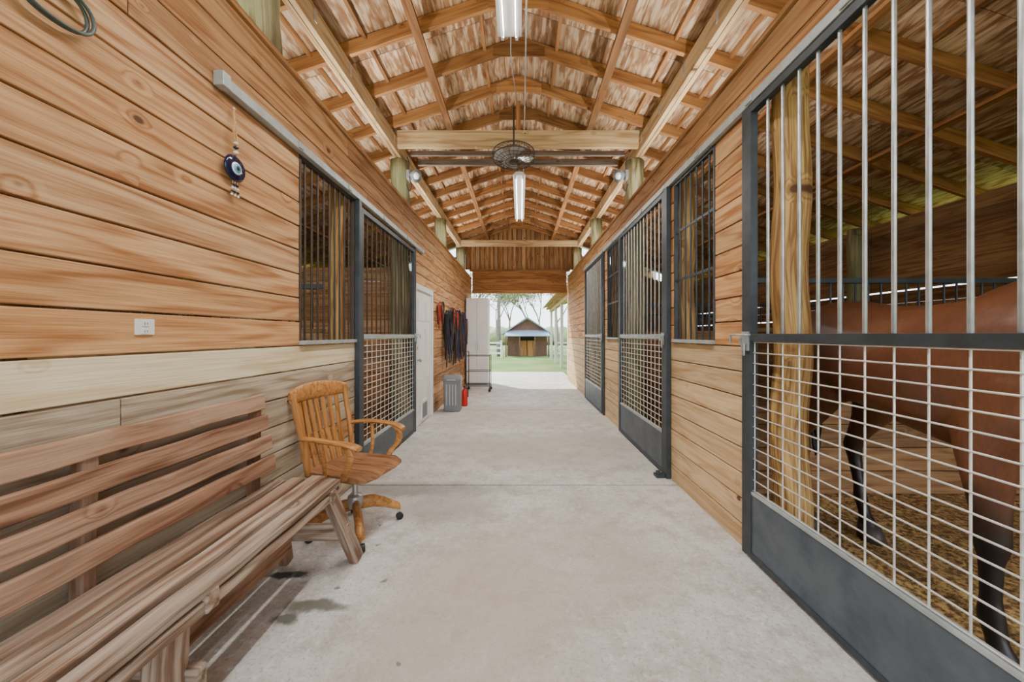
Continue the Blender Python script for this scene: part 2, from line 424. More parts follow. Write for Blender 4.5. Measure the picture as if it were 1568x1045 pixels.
# ------------------------------------------------------------------ barred windows
def barred(name,x,s,y0,y1,z0,z1,mat,step=.10,sill=M_TRACK,cross=()):
    mb=MB(); xi=x-.012*s
    mb.box((x-.035*s,y0,z0+.002),(x+.03*s,y1,z0+.03),1)
    mb.box((x-.03*s,y0,z1-.03),(x+.004*s,y1,z1-.002),0)
    mb.box((x-.03*s,y0,z0+.03),(x+.004*s,y0+.02,z1-.03),0); mb.box((x-.03*s,y1-.02,z0+.03),(x+.004*s,y1,z1-.03),0)
    n=int(round((y1-y0)/step))
    for i in range(1,n):
        y=y0+(y1-y0)*i/n; mb.tube([(xi,y,z0+.02),(xi,y,z1-.02)],.0085,8,0)
    for z in cross: mb.box((xi-.004,y0,z),(xi+.004,y1,z+.025),0)
    mb.build(name,[mat,sill],.002)
barred("window_1",XL,1,*LW[:2],Z0,Z0+8*ROW,M_RUST,.085)
barred("window_2",XR,-1,*RWn[0],Z0,Z0+9*ROW,M_STEEL,.10,cross=(1.9,2.35))
barred("window_3",XR,-1,*RWn[1],Z0,Z0+9*ROW,M_STEEL,.10,cross=(1.9,2.35))

# ------------------------------------------------------------------ white door
mb=MB(); a,b=LD[0],LD[1]; zt=2.165
mb.box((XL-.03,a+.01,0),(XL+.025,a+.08,zt)); mb.box((XL-.03,b-.08,0),(XL+.025,b-.01,zt)); mb.box((XL-.03,a+.08,zt-.08),(XL+.025,b-.08,zt))
mb.box((XL-.03,a+.08,0.01),(XL-.002,b-.08,zt-.08))
ya,yb=a+.08,b-.08; w=(yb-ya)
for (z0,z1) in ((.22,.75),(.95,1.5),(1.62,1.95)):
    for q in (0,1):
        p=ya+.1+q*(w/2-.02); e=p+w/2-.18
        mb.box((XL-.002,p,z0),(XL+.006,e,z1))
        mb.box((XL+.006,p+.03,z0+.03),(XL+.011,e-.03,z1-.03))
mb.box((XL-.002,ya+.28,.06),(XL+.02,ya+.62,.36)); mb.box((XL+.02,ya+.32,.09),(XL+.024,ya+.58,.32),1)
mb.lathe((XL-.002,ya+.07,1.02),[(.03,0),(.03,.008),(.012,.012),(.012,.04),(.03,.05),(.032,.065),(.02,.08),(0,.082)],16,(1,0,0),2)
mb.lathe((XL-.002,ya+.07,1.2),[(.028,0),(.028,.015),(.02,.02),(0,.021)],16,(1,0,0),2)
mb.build("door_1",[M_WHITE,M_GREYP,M_GALV],.004)

# ------------------------------------------------------------------ posts
def logpost(x,y,z0,z1,r,mat=W_LOG,rough=.14,name="log_post"):
    mb=MB(); n=22
    pts=[(x+.01*math.sin(i*.8),y+.01*math.cos(i),z0+(z1-z0)*i/n) for i in range(n+1)]
    mb.tube(pts,[r*(1.04-.08*i/n) for i in range(n+1)],24,0,True,rough=rough)
    mb.build(name,[mat],0)
for y in (2.35,5.15,7.75,10.3): logpost(XL-.20,y,0,3.92,.135)
for y in (5.15,7.75,10.3): logpost(XR+.20,y,0,3.92,.135)
for x in (-4.94,4.94):
    for y in (2.6,5.2): logpost(x,y,0,2.95,.1)
logpost(XR+.165,2.13,0,3.02,.095,W_POST,.04); logpost(XR+.16,3.47,0,3.1,.085,W_POST,.04); logpost(XR+.16,6.05,0,3.1,.085,W_POST,.04)
logpost(XL-.13,3.24,0,3.05,.065,W_POST,.04)

# ------------------------------------------------------------------ stall partitions / outer walls
def partition(x0,x1,y,mat,zt=1.42,grill=True,ztop=1.85):
    mb=MB(); z=0.02
    while z<zt-.05:
        mb.box((x0,y-.02,z),(x1,y+.02,min(z+ROW*1.2-.006,zt)),0); z+=ROW*1.2
    mb.box((x0,y-.035,zt),(x1,y+.035,zt+.04),0)
    if grill:
        n=int((x1-x0)/.11)
        for i in range(1,n):
            x=x0+(x1-x0)*i/n; mb.tube([(x,y,zt+.04),(x,y,ztop)],.009,6,1)
        mb.box((x0,y-.02,ztop),(x1,y+.02,ztop+.045),1)
    mb.build("stall_partition",[mat,M_STEEL],.003)
for y in (3.08,5.75,8.4): partition(XR+.36,4.80,y,W_STALL)
for i,y in enumerate((3.45,5.5,8.05)):
    partition(-4.80,XL-.37,y,W_WARM if i==1 else W_STALL,zt=1.42 if i<1 else 2.4,grill=i<1)
def outer(name,x):
    mb=MB(); z=0; i=0
    while z<3.0:
        mb.box((x-.015,NY,z),(x+.015,FY,z+(.163 if i not in (9,11) else .157))); z+=.166; i+=1
        if i in (10,12): z+=.012
    for i in range(8):
        y=NY+.1+i*1.8; mb.box((x-.1,y,0),(x-.016,y+.09,2.95) ) if x>0 else mb.box((x+.016,y,0),(x+.1,y+.09,2.95))
    mb.build(name,[W_STALL],0)
outer("wall_outer_right",5.25); outer("wall_outer_left",-5.25)
mb=MB()
for side in (-1,1):
    x=1.66 if side>0 else -1.75
    while abs(x)<5.2:
        mb.box((x,FY-.03,0),(x+side*.145,FY,4.60-.33*abs(x)-.06)); x+=side*.15
mb.build("wall_back",[W_STALL],0)

# ------------------------------------------------------------------ roof
RZ=4.90; SL=.33; RX=-.02; EX=5.7
def rz(x): return RZ-SL*abs(x-RX)
mb=MB(); y=NY-.3
while y<FY-.2:
    for s in (-1,1):
        for (xa,xb) in ((0,1.217),(1.222,2.44),(2.445,3.66),(3.665,4.88),(4.885,EX)):
            P0=V((RX+s*xa,y+.61,RZ-SL*xa+.02)); P1=V((RX+s*xb,y+.61,RZ-SL*xb+.02)); ln=(P1-P0).length
            vs=[];gs=[]
            for q,P in ((0,P0),(ln,P1)):
                for yy in (-.607,.607):
                    for zz in (-.007,.007):
                        vs.append(P+V((0,yy,zz))); gs.append((yy,q,zz))
            mb._add(vs,[(0,2,6,4),(1,5,7,3),(0,1,3,2),(4,6,7,5),(0,4,5,1),(2,3,7,6)],gs,0)
    y+=1.22
mb.build("ceiling",[W_SHEATH],0)
mb=MB()
for s in (-1,1):
    mb.poly([(RX,NY-.4,RZ+.06),(RX+s*EX,NY-.4,RZ-SL*EX+.06),(RX+s*EX,FY+.5,RZ-SL*EX+.06),(RX,FY+.5,RZ+.06)],[(0,1,2,3)],0)
mb.build("roof_sheet",[M_TIN])
cs=1/math.sqrt(1+SL*SL)
def onroof(x,drop): return RZ-SL*abs(x-RX)-drop/cs
mb=MB(); y=-1.95
while y<FY-.05:
    for s in (-1,1):
        mb.beam((RX,y,RZ-.072),(RX+s*(EX-.1),y,RZ-SL*(EX-.1)-.072),.042,.135,(0,0,1))
    zt=RZ-.035
    mb.poly([(RX-.30,y-.035,zt-.10-.11),(RX+.30,y-.035,zt-.10-.11),(RX+.30,y-.035,zt-.10),(RX,y-.035,zt),(RX-.30,y-.035,zt-.10),
             (RX-.30,y-.023,zt-.21),(RX+.30,y-.023,zt-.21),(RX+.30,y-.023,zt-.10),(RX,y-.023,zt),(RX-.30,y-.023,zt-.10)],
            [(0,1,2,3,4),(9,8,7,6,5),(0,5,6,1),(1,6,7,2),(2,7,8,3),(3,8,9,4),(4,9,5,0)])
    y+=.61
mb.build("rafters",[W_RAFT],0)
mb=MB()
for x in (-1.02,1.0,-2.7,2.7,-4.0,4.0):
    z=onroof(x,.16); yy=NY
    while yy<FY-.01:
        e=min(yy+3.6,FY); mb.box((x-.045,yy,z-.035),(x+.045,e-.004,z),0); yy=e
for s in (-1,1):
    for xx in (.42,1.55,2.1,3.3):
        z=onroof(s*xx,.012); mb.box((s*xx-.018,NY,z-.03),(s*xx+.018,FY,z),0)
mb.build("roof_bracing",[W_RAFT],0)
mb=MB()
for x in (XL-.20,XR+.22):
    y=NY
    while y<FY-.01:
        e=min(y+4.2,FY); mb.box((x-.05,y,3.93),(x-.004,e-.004,4.13)); mb.box((x+.004,y,3.93),(x+.05,e-.004,4.13)); y=e
    s=1 if x<0 else -1
    yy=-1.95
    while yy<FY:
        mb.box((x+.051*s,yy-.02,4.0),(x+.054*s,yy+.02,4.10),1); yy+=.61
mb.build("plate_beam",[W_TIE,M_GALV],.003)
mb=MB()
mb.box((XL-.30,4.88,4.0),(XR+.32,4.94,4.235),0,.8)
mb.build("tie_beam",[W_TIE],.004)
mb=MB(); mb.box((XL-.30,10.1,3.94),(XR+.32,10.16,4.11),0); mb.build("tie_beam",[W_TIE],.004)
mb=MB(); mb.box((XL-.12,5.75,4.17),(XR+.12,5.80,4.27),0); mb.box((XL-.12,5.36,4.13),(XR+.12,5.40,4.20),0); mb.build("tie_beam",[W_GREYB],.004)
mb=MB()
mb.box((-.06,4.945,4.05),(.0,4.99,RZ-.22),0)
mb.build("king_post",[W_RAFT],.002)
mb=MB()
for i,z in enumerate((2.72,2.95,3.18)):
    mb.box((-1.52,FY-.06-.02*(i%2),z),(1.45,FY-.0,z+.222),0,.9)
mb.box((-1.52,FY-.16,2.70),(1.45,FY-.09,2.80),0,.8)
mb.box((-1.6,FY-.10,3.40),(1.55,FY-.02,3.46),0)
x=-1.72
while x<1.72:
    zt=rz(x+.07)-.02; mb.box((x,FY-.04,3.46),(x+.143,FY-.015,zt),1)
    mb.box((x-.02,FY-.06,3.46),(x+.02,FY-.041,zt),0,.2); x+=.146
mb.build("gable_header",[W_RAFT,W_WARM],.002)
mb=MB(); mb.box((-1.66,FY-.1,0),(-1.56,FY+.02,3.18)); mb.box((1.50,FY-.1,0),(1.64,FY+.02,3.18))
mb.build("trim_5",[W_WARM],.004)

# ------------------------------------------------------------------ light fixtures
def add_area(loc,sx,sy,energy,rot=(0,0,0),col=(1,.96,.9),name="tube_light"):
    l=bpy.data.lights.new(name,'AREA'); l.shape='RECTANGLE'; l.size=sx; l.size_y=sy; l.energy=energy; l.color=col
    o=bpy.data.objects.new(name,l); bpy.context.scene.collection.objects.link(o); o.location=loc; o.rotation_euler=rot
    return o
def fixture(x,y0,y1,z):
    mb=MB()
    mb.poly([(x-.045,y0,z+.05),(x+.045,y0,z+.05),(x+.10,y0,z),(x-.10,y0,z),(x-.045,y1,z+.05),(x+.045,y1,z+.05),(x+.10,y1,z),(x-.10,y1,z)],
        [(0,1,2,3),(7,6,5,4),(0,4,5,1),(1,5,6,2),(2,6,7,3),(3,7,4,0)],0)
    for q in (-.06,.06):
        mb.tube([(x+q,y0+.05,z-.03),(x+q,y1-.05,z-.03)],.013,12,1)
        for yy in (y0+.02,y1-.05): mb.box((x+q-.012,yy,z-.05),(x+q+.012,yy+.03,z),0)
    for yy in (y0+.3,y1-.3):
        mb.tube([(x,yy,z+.05),(x,yy,RZ-.15)],.004,6,2)
    mb.build("fluorescent_light",[M_WHITE,M_TUBE,M_GALV],0)
for (x,a,b,e) in ((-.09,.75,2.98,88),(-.02,5.55,7.7,110)):
    fixture(x,a,b,3.92)
    add_area((x,(a+b)/2,3.915),.07,(b-a)*.96,e*(b-a)/2.2)
mb=MB()
for x in (XL-.10,XR+.10):
    for (a,b) in ((-1.6,2.0),(2.75,4.85),(5.4,7.5),(8.0,10.0)):
        mb.box((x-.035,a,3.225),(x+.035,b,3.262),0); mb.box((x-.025,a+.02,3.262),(x+.025,b-.02,3.266),1)
        add_area((x,(a+b)/2,3.275),.05,b-a-.04,14*(b-a),(math.pi,0,0),(1,.95,.88),"added_fill_uplight")  # added fill lamps, hidden behind the wall tops to brighten the ceiling
mb.build("added_fill_strips",[M_WHITE,M_TUBE])  # housings made up for the added fill lamps
mb=MB(); mb.tube([(.06,0,4.62),(.06,FY-.1,4.62)],.008,6); mb.tube(smooth_pts([(-.03,3.0,4.4),(-.1,3.6,4.3),(-.04,4.6,4.45)]),.006,6)
mb.build("electrical_conduit",[M_GALV])

# ------------------------------------------------------------------ ceiling fan (caged)
def cage_fan(name,c,r,tilt,loc_hang):
    e=bpy.data.objects.new(name,None); bpy.context.scene.collection.objects.link(e); e.location=c
    mb=MB()
    for rr,z in ((r,0),(r,.07),(r*.8,-.025),(r*.6,-.04),(r*.4,-.05),(r*.2,-.055),(r*.8,.09),(r*.5,.11)):
        mb.tube([(rr*math.cos(t*math.pi/18),rr*math.sin(t*math.pi/18),z) for t in range(36)],.0035 if 0<rr<r else .007,6,0,closed=True)
    for k in range(24):
        t=k*math.pi/12; c_,s_=math.cos(t),math.sin(t)
        mb.tube([(r*q*c_,r*q*s_,z) for q,z in ((.1,-.056),(.4,-.05),(.8,-.025),(1,0),(1,.07),(.8,.09),(.3,.115))],.0028,5,0)
    mb.lathe((0,0,-.06),[(.0,0),(.04,.0),(.055,.02),(.055,.02)],16,(0,0,1),0)
    mb.lathe((0,0,.03),[(.0,0),(.065,.01),(.075,.04),(.075,.10),(.05,.14),(0,.145)],18,(0,0,1),1)
    for k in range(4):
        t=k*math.pi/2+.3; d=V((math.cos(t),math.sin(t),0)); n=V((-d.y,d.x,0)); vs=[]
        for q,wd in ((.12,.04),(.4,.08),(.75,.11),(.92,.09)):
            p=d*(r*q); vs+= [p-n*wd+V((0,0,0)), p+n*wd+V((0,0,.045))]
        mb.poly(vs,[(0,1,3,2),(2,3,5,4),(4,5,7,6)],2,True)
    o=mb.build("cage_and_motor",[M_RUST,M_GREYP,M_GALV],0,parent=e); o.rotation_euler=tilt
    mb=MB(); mb.tube(loc_hang,.012,8); mb.build("hanger",[M_RUST],0,parent=e)
cage_fan("caged_ceiling_fan",(-.09,4.72,3.76),.28,(math.radians(-4),0,0),[(0,0,.13),(0,.02,.7)])

def cage_lamp(name,x,y,z,s):
    mb=MB()
    mb.box((x-.02,y-.05,z-.06),(x+.02,y+.05,z+.06),0)
    p=V((x+.03*s,y-.03,z)); d=V((.75*s,-.45,-.35)).normalized()
    mb.lathe(p,[(.02,0),(.03,.02),(.06,.07),(.085,.13),(.088,.14),(.0,.12)],18,d,0)
    mb.lathe(p+d*.10,[(.04,0),(.05,.03),(.04,.06),(0,.075)],14,d,1)
    mb.tube(smooth_pts([(x,y,z+.06),(x+.02*s,y-.05,z+.16),(x-.02*s,y,z+.26)]),.006,6,2)
    mb.tube(smooth_pts([(x,y,z-.05),(x+.06*s,y-.05,z-.16),(x+.01*s,y,z-.22),(x-.03*s,y,z-.12)]),.006,6,2)
    mb.build(name,[M_GREYP,M_WHITEG,M_BLACK],0)
cage_lamp("flood_light",XL-.03,5.0,3.66,1); cage_lamp("flood_light",XR+.03,5.0,3.66,-1)

# ------------------------------------------------------------------ bench
mb=MB()
b0,b1=.35,2.06
def slat(x,y0,y1,z,w,t,tilt,mi,sag=0):
    n=14; vs=[];gs=[];fs=[]
    for i in range(n+1):
        y=y0+(y1-y0)*i/n; o=sag*math.sin(math.pi*i/n)+.002*math.sin(i*1.9+x*9)
        c=V((x,y,z+o)); u=V((math.sin(tilt),0,math.cos(tilt))); nn=V((math.cos(tilt),0,-math.sin(tilt)))
        wj=w*(1+.015*math.sin(i*1.3+z*20)+.012*math.sin(i*2.7+x*40))
        for a,b in ((-1,-1),(1,-1),(1,1),(-1,1)):
            vs.append(c+u*(a*wj/2)+nn*(b*t/2)); gs.append((y-y0,a*w/2,b*t/2))
    for i in range(n):
        for k in range(4):
            k2=(k+1)%4; fs.append((i*4+k,i*4+k2,(i+1)*4+k2,(i+1)*4+k))
    fs.append((3,2,1,0)); fs.append(tuple(n*4+k for k in range(4)))
    mb._add(vs,fs,gs,mi)
for i,z in enumerate((1.015,.895,.775,.655)):
    slat(-1.49+.012*i,b0,b1-.02+.012*i,z,.086,.030,-.09,0)
for i,x in enumerate((-1.410,-1.308,-1.206,-1.104)):
    slat(x,b0,b1+(.0,.02,.05,.03)[i],.535-.008*abs(i-1.5)+.012,.080,.034,math.pi/2+(-.08,-.03,.04,.10)[i],1,-.006)
slat(-1.085,b0,b1-.05,.475,.045,.03,0,1)
slat(-1.34,b0-.3,b1-.02,.20,.10,.035,0,0)
for y in (1.22,2.0):
    mb.beam((-1.525,y,.0),(-1.505,y,1.04),.05,.045,(0,1,0),0)
    mb.beam((-1.50,y,.48),(-1.06,y,.485),.05,.07,(0,0,1),1)
mb.beam((-1.50,1.22,.21),(-1.10,1.22,.21),.04,.09,(0,0,1),1)
mb.beam((-1.44,2.115,.215),(-1.03,2.115,.22),.035,.095,(0,0,1),1)
mb.beam((-1.10,2.02,.49),(-1.02,2.20,.0),.085,.05,(1,0,0),1)
mb.beam((-1.40,2.02,.49),(-1.44,2.17,.0),.07,.05,(1,0,0),1)
mb.tube([(-1.19,1.20,.50),(-1.20,1.19,.3),(-1.185,1.17,.12),(-1.18,1.16,0)],[.050,.053,.056,.058],14,1,rough=.25)
mb.beam((-1.10,.5,.49),(-1.04,.4,.0),.085,.06,(1,0,0),1)
mb.build("garden_bench",[W_BENCHB,W_BENCHS],.006)

# ------------------------------------------------------------------ swivel oak chair (local: faces +X)
def chair():
    e=bpy.data.objects.new("swivel_armchair",None); bpy.context.scene.collection.objects.link(e)
    mb=MB(); n=14
    def edge(u,v):
        x=-.22+.46*u; w=.235*(1-.10*(1-u)-.12*max(0,u-.85)/.15); y=(v*2-1)*w
        return x+(.02*(1-abs(v*2-1)**3) if u>.9 else 0),y
    vs=[];fs=[];gs=[]
    for s_ in (1,0):
        for i in range(n+1):
            for j in range(n+1):
                u,v=i/n,j/n; x,y=edge(u,v)
                dip=-.022*math.exp(-((abs(y)-.10)/.07)**2)*min(1,max(0,(u-.05)*4))+.012*math.exp(-(y/.04)**2)*u
                if u>.85: dip-=.02*(u-.85)/.15
                z=.475+dip if s_ else .437
                vs.append((x,y,z)); gs.append((x,y,z*.3))
    m=(n+1)**2
    for i in range(n):
        for j in range(n):
            a=i*(n+1)+j
            fs.append((a,a+n+1,a+n+2,a+1)); fs.append((m+a,m+a+1,m+a+n+2,m+a+n+1))
    rim=[i*(n+1) for i in range(n+1)]+[n*(n+1)+j for j in range(1,n+1)]+[i*(n+1)+n for i in range(n-1,-1,-1)]+[j for j in range(n-1,0,-1)]
    for q in range(len(rim)):
        a=rim[q];b=rim[(q+1)%len(rim)]; fs.append((a,b,m+b,m+a))
    mb._add(vs,fs,gs,1,True)
    for s in (-1,1):
        mb.tube(smooth_pts([(-.20,s*.21,.45),(-.225,s*.222,.65),(-.27,s*.235,.85),(-.30,s*.238,1.0)],4),[.02]*13,10,0)
    for k in range(-3,4):
        y=k*.058
        x0=-.215-.012; x1=-.30-.045*(1-(y/.23)**2)
        mb.beam((x0,y*.92,.455),((x0+x1)/2-.01,y*.97,.70),.034,.012,(1,0,0),0)
        mb.beam(((x0+x1)/2-.01,y*.97,.70),(x1,y,.93),.034,.012,(1,0,0),0)
    secs=[]
    for k in range(13):
        t=-1+k/6; y=t*.262; x=-.295-.055*(1-t*t)
        h=.062-.022*abs(t)**3; secs.append(((x,y,.975+.018*(1-t*t)),V((.016,0,0)),V((-.006,0,h))))
    mb.ell(secs,12,0)
    for s in (-1,1):
        pts=smooth_pts([(-.245,s*.225,.70),(-.12,s*.265,.715),(.05,s*.275,.71),(.17,s*.265,.70),(.235,s*.25,.675)],4)
        secs=[]
        for i,p in enumerate(pts):
            t=i/(len(pts)-1); w=.022+.018*t if t<.9 else .03
            secs.append((p,V((0,w,0)),V((.0,0,.015))))
        mb.ell(secs,10,0)
        pts=smooth_pts([(.10,s*.225,.45),(.12,s*.25,.50),(.17,s*.27,.57),(.18,s*.268,.64),(.14,s*.268,.695)],4)
        mb.ell([(p,V((.028,0,.004)),V((0,.014,0))) for p in pts],10,0)
        pts=smooth_pts([(-.05,s*.225,.45),(-.04,s*.245,.55),(-.06,s*.262,.70)],4)
        mb.ell([(p,V((.015,0,0)),V((0,.011,0))) for p in pts],10,0)
    mb.box((-.15,-.05,.405),(.15,.05,.437),0); mb.box((-.05,-.15,.40),(.05,.15,.43),2)
    mb.lathe((0,0,.16),[(.02,0),(.05,.01),(.058,.05),(.05,.09),(.02,.10),(.018,.25)],16,(0,0,1),2)
    for k in range(4):
        t=k*math.pi/2+math.pi/4; d=V((math.cos(t),math.sin(t),0)); sd=V((-d.y,d.x,0))
        prof=[(.03,.19,.045),(.12,.185,.046),(.20,.155,.040),(.27,.115,.032),(.31,.095,.026)]
        mb.ell([(d*r+V((0,0,z)),sd*.028,V((0,0,h))) for r,z,h in prof],10,0)
        p=d*.295
        mb.tube([p+V((0,0,.075)),p+V((0,0,.045))],.009,8,2)
        mb.tube([p+V((.015,0,.026))-sd*.014,p+V((.015,0,.026))+sd*.014],.026,14,3)
    mb.build("oak_frame",[W_OAK,W_OAKD,M_GALV,M_BLACK],.002,parent=e)
    return e
c=chair(); c.location=(-1.185,2.53,0); c.rotation_euler[2]=math.radians(-14)

# ------------------------------------------------------------------ wall ornaments
mb=MB(); y,z=1.887,2.29; x=XL+.02
def dsk(r,x0,x1,mi): mb.lathe((x0,y,z),[(0,0),(r*.9,0),(r,(x1-x0)*.4),(r*.85,(x1-x0)*.9),(0,x1-x0)],28,(1,0,0),mi)
dsk(.070,x,x+.018,0); dsk(.034,x+.012,x+.022,1); dsk(.025,x+.016,x+.0255,2); dsk(.012,x+.020,x+.029,3)
mb.tube(smooth_pts([(x+.01,y,z+.07),(x+.015,y+.006,z+.13),(x+.01,y-.004,z+.22),(x,y,z+.32)]),.005,8,4)
mb.tube(smooth_pts([(x+.01,y,z+.12),(x+.015,y-.018,z+.19),(x+.01,y+.0,z+.25)]),.005,8,4)
for i,q in enumerate((.085,.11,.135)): mb.lathe((x+.012,y,z+q-.01),[(0,0),(.012,.007),(.012,.013),(0,.02)],12,(0,0,1),(1,0,1)[i])
mb.lathe((x,y,z+.32),[(0,-.01),(.010,0),(0,.01)],10,(0,0,1),5)
for k in (-1,0,1):
    yy=y+k*.015
    mb.tube([(x+.008,yy,z-.07),(x+.008,yy+k*.01,z-.16)],.002,5,4)
    for i in range(4): mb.lathe((x+.008,yy+k*.002*i,z-.09-.018*i),[(0,-.008),(.008,0),(0,.008)],10,(0,0,1),(0,1,3,1,0)[i])
mb.build("evil_eye_amulet",[M_BLUEG,M_WHITEG,M_LBLUE,M_BLACK,M_ROPE,M_GALV])
mb=MB()
for j in range(2):
    pts=[]
    for k in range(40):
        t=2*math.pi*k/40; pts.append((XL+.02+.014*j,1.16+(.09+.008*j)*math.cos(t),2.50+.07*math.sin(t)+.004*math.sin(3*t)))
    mb.tube(pts,.006,8,0,closed=True)
mb.tube([(XL,1.16,2.565),(XL+.05,1.16,2.565),(XL+.055,1.16,2.585)],.005,8,1)
mb.build("hanging_cable_coil",[mat_plain("green_hose",(.07,.10,.085),.4),M_GALV])
mb=MB(); y,z=1.455,1.43
mb.box((XL,y-.036,z-.03),(XL+.008,y+.036,z+.035),0)
for q in (-.016,.016):
    mb.box((XL+.008,y-.014,z+q-.011),(XL+.011,y+.014,z+q+.011),0)
    for r in (-.005,.005): mb.box((XL+.0112,y+r-.001,z+q-.004),(XL+.0118,y+r+.001,z+q+.005),1)
mb.build("wall_outlet",[M_WHITE,M_BLACK],.002)

# ------------------------------------------------------------------ tack on wall
mb=MB(); mats=[M_BLACK,M_REDSTRAP,M_BLUESTRAP,M_BROWNSTRAP,M_GALV]
def loop(y,z,w,h,x,mi,r=.009):
    pts=[]
    for k in range(20):
        t=2*math.pi*k/20; pts.append((x+.010*math.sin(2*t),y+w*math.sin(t)*(.45+.55*(1-math.cos(t))/2),z-h/2+h/2*math.cos(t)))
    mb.tube(pts,r,6,mi,closed=True)
yy=6.5; i=0
while yy<9.5:
    near=yy<7.0
    z=(1.95 if near else 1.90)+.09*math.sin(i*2.1)
    mb.tube([(XL+.004,yy,z),(XL+.09,yy,z-.01),(XL+.10,yy,z+.03)],.006,6,4)
    for j in range(4 if near else 7):
        loop(yy+U(-.08,.08),z,U(.06,.13),U(.25,.45) if near else U(.35,1.1),XL+.035+.016*j,random.choice([0,1,3,1] if near else [0,0,0,0,3,3,2,1]),U(.008,.015))
    if not near:
        for j in range(4):
            a=yy+U(-.08,.08); mb.tube(smooth_pts([(XL+.08,a,z),(XL+.11,a+U(-.05,.05),z-.4),(XL+.08,a-.02,z-U(.6,1.2))]),U(.009,.018),6,random.choice([0,0,3,2]))
    yy+=.26; i+=1
mb.build("horse_tack_on_hooks",mats)

# ------------------------------------------------------------------ trash can
mb=MB(); cx,cy=-1.25,6.52
def rr(cx,cy,w,d,z,r=.04,n=4):
    o=[]
    for (sx,sy,a0) in ((1,1,0),(-1,1,90),(-1,-1,180),(1,-1,270)):
        for k in range(n+1):
            a=math.radians(a0+90*k/n); o.append((cx+sx*(w/2-r)+r*math.cos(a)*1,cy+sy*(d/2-r)+r*math.sin(a),z))
    return o
rings=[rr(cx,cy,.27,.24,0),rr(cx,cy,.29,.26,.02),rr(cx,cy,.31,.28,.55),rr(cx,cy,.33,.30,.555),rr(cx,cy,.33,.30,.60),rr(cx,cy,.30,.27,.645),rr(cx,cy,.2,.18,.655)]
vs=[v for r_ in rings for v in r_]; n=len(rings[0]); fs=[]
for i in range(len(rings)-1):
    for k in range(n): fs.append((i*n+k,i*n+(k+1)%n,(i+1)*n+(k+1)%n,(i+1)*n+k))
fs.append(tuple(range(n-1,-1,-1))); fs.append(tuple((len(rings)-1)*n+k for k in range(n)))
mb.poly(vs,fs,0)
for k in range(4): mb.box((cx-.1+.055*k,cy-.146,.12),(cx-.075+.055*k,cy-.137,.5),1)
mb.box((cx-.08,cy-.16,.57),(cx+.08,cy-.148,.59),1)
mb.build("trash_can",[M_GREYP,mat_plain("light_grey_plastic",(.4,.42,.44),.4)],.003)
mb=MB()
mb.lathe((-1.10,6.95,0),[(0,.0),(.055,.0),(.06,.02),(.06,.27),(.05,.31),(.02,.34),(.015,.36),(.015,.38),(0,.385)],20,(0,0,1),0)
mb.box((-1.12,6.89,.37),(-1.08,7.0,.395),1); mb.tube(smooth_pts([(-1.10,6.95,.36),(-1.04,6.93,.34),(-1.03,6.92,.18)]),.009,8,1)
mb.build("fire_extinguisher",[M_RED,M_BLACK])
mb=MB(); x0,x1,y0,y1=-1.33,-.76,8.65,9.05
for x in (x0,x1):
    for y in (y0,y1):
        mb.tube([(x,y,.08),(x,y,.90)],.011,8,0)
        mb.tube([(x,y-.012,.035),(x,y+.012,.035)],.035,14,1); mb.box((x-.02,y-.015,.03),(x+.02,y+.015,.085),0)
for z in (.14,.5,.88):
    mb.tube([(x0,y0,z),(x1,y0,z),(x1,y1,z),(x0,y1,z)],.009,6,0,smooth=False,closed=True)
    for k in range(1,12):
        x=x0+(x1-x0)*k/12; mb.tube([(x,y0,z),(x,y1,z)],.003,5,0)
mb.tube(smooth_pts([(x0,y0,.9),(x0,y0,.97),(x0,y1,.97),(x0,y1,.9)]),.011,8,0)
mb.build("rolling_wire_rack",[M_RUST,M_BLACK])
mb=MB(); x0,x1,y0,y1=-1.51,-.90,9.75,10.35; H=2.42
mb.box((x0,y0+.03,.06),(x1,y1,H),0)
mb.box((x0+.01,y0,.08),((x0+x1)/2-.004,y0+.03,H-.01),0); mb.box(((x0+x1)/2+.004,y0,.08),(x1-.01,y0+.03,H-.01),0)
mb.box((x0+.02,y0+.05,0),(x1-.02,y1-.02,.06),1)
for s in (-1,1): mb.tube([((x0+x1)/2+s*.03,y0-.002,1.0),((x0+x1)/2+s*.03,y0-.03,1.02),((x0+x1)/2+s*.03,y0-.03,1.18),((x0+x1)/2+s*.03,y0-.002,1.2)],.006,6,2)
mb.build("storage_cabinet",[M_WHITE,M_GREYP,M_GALV],.004)

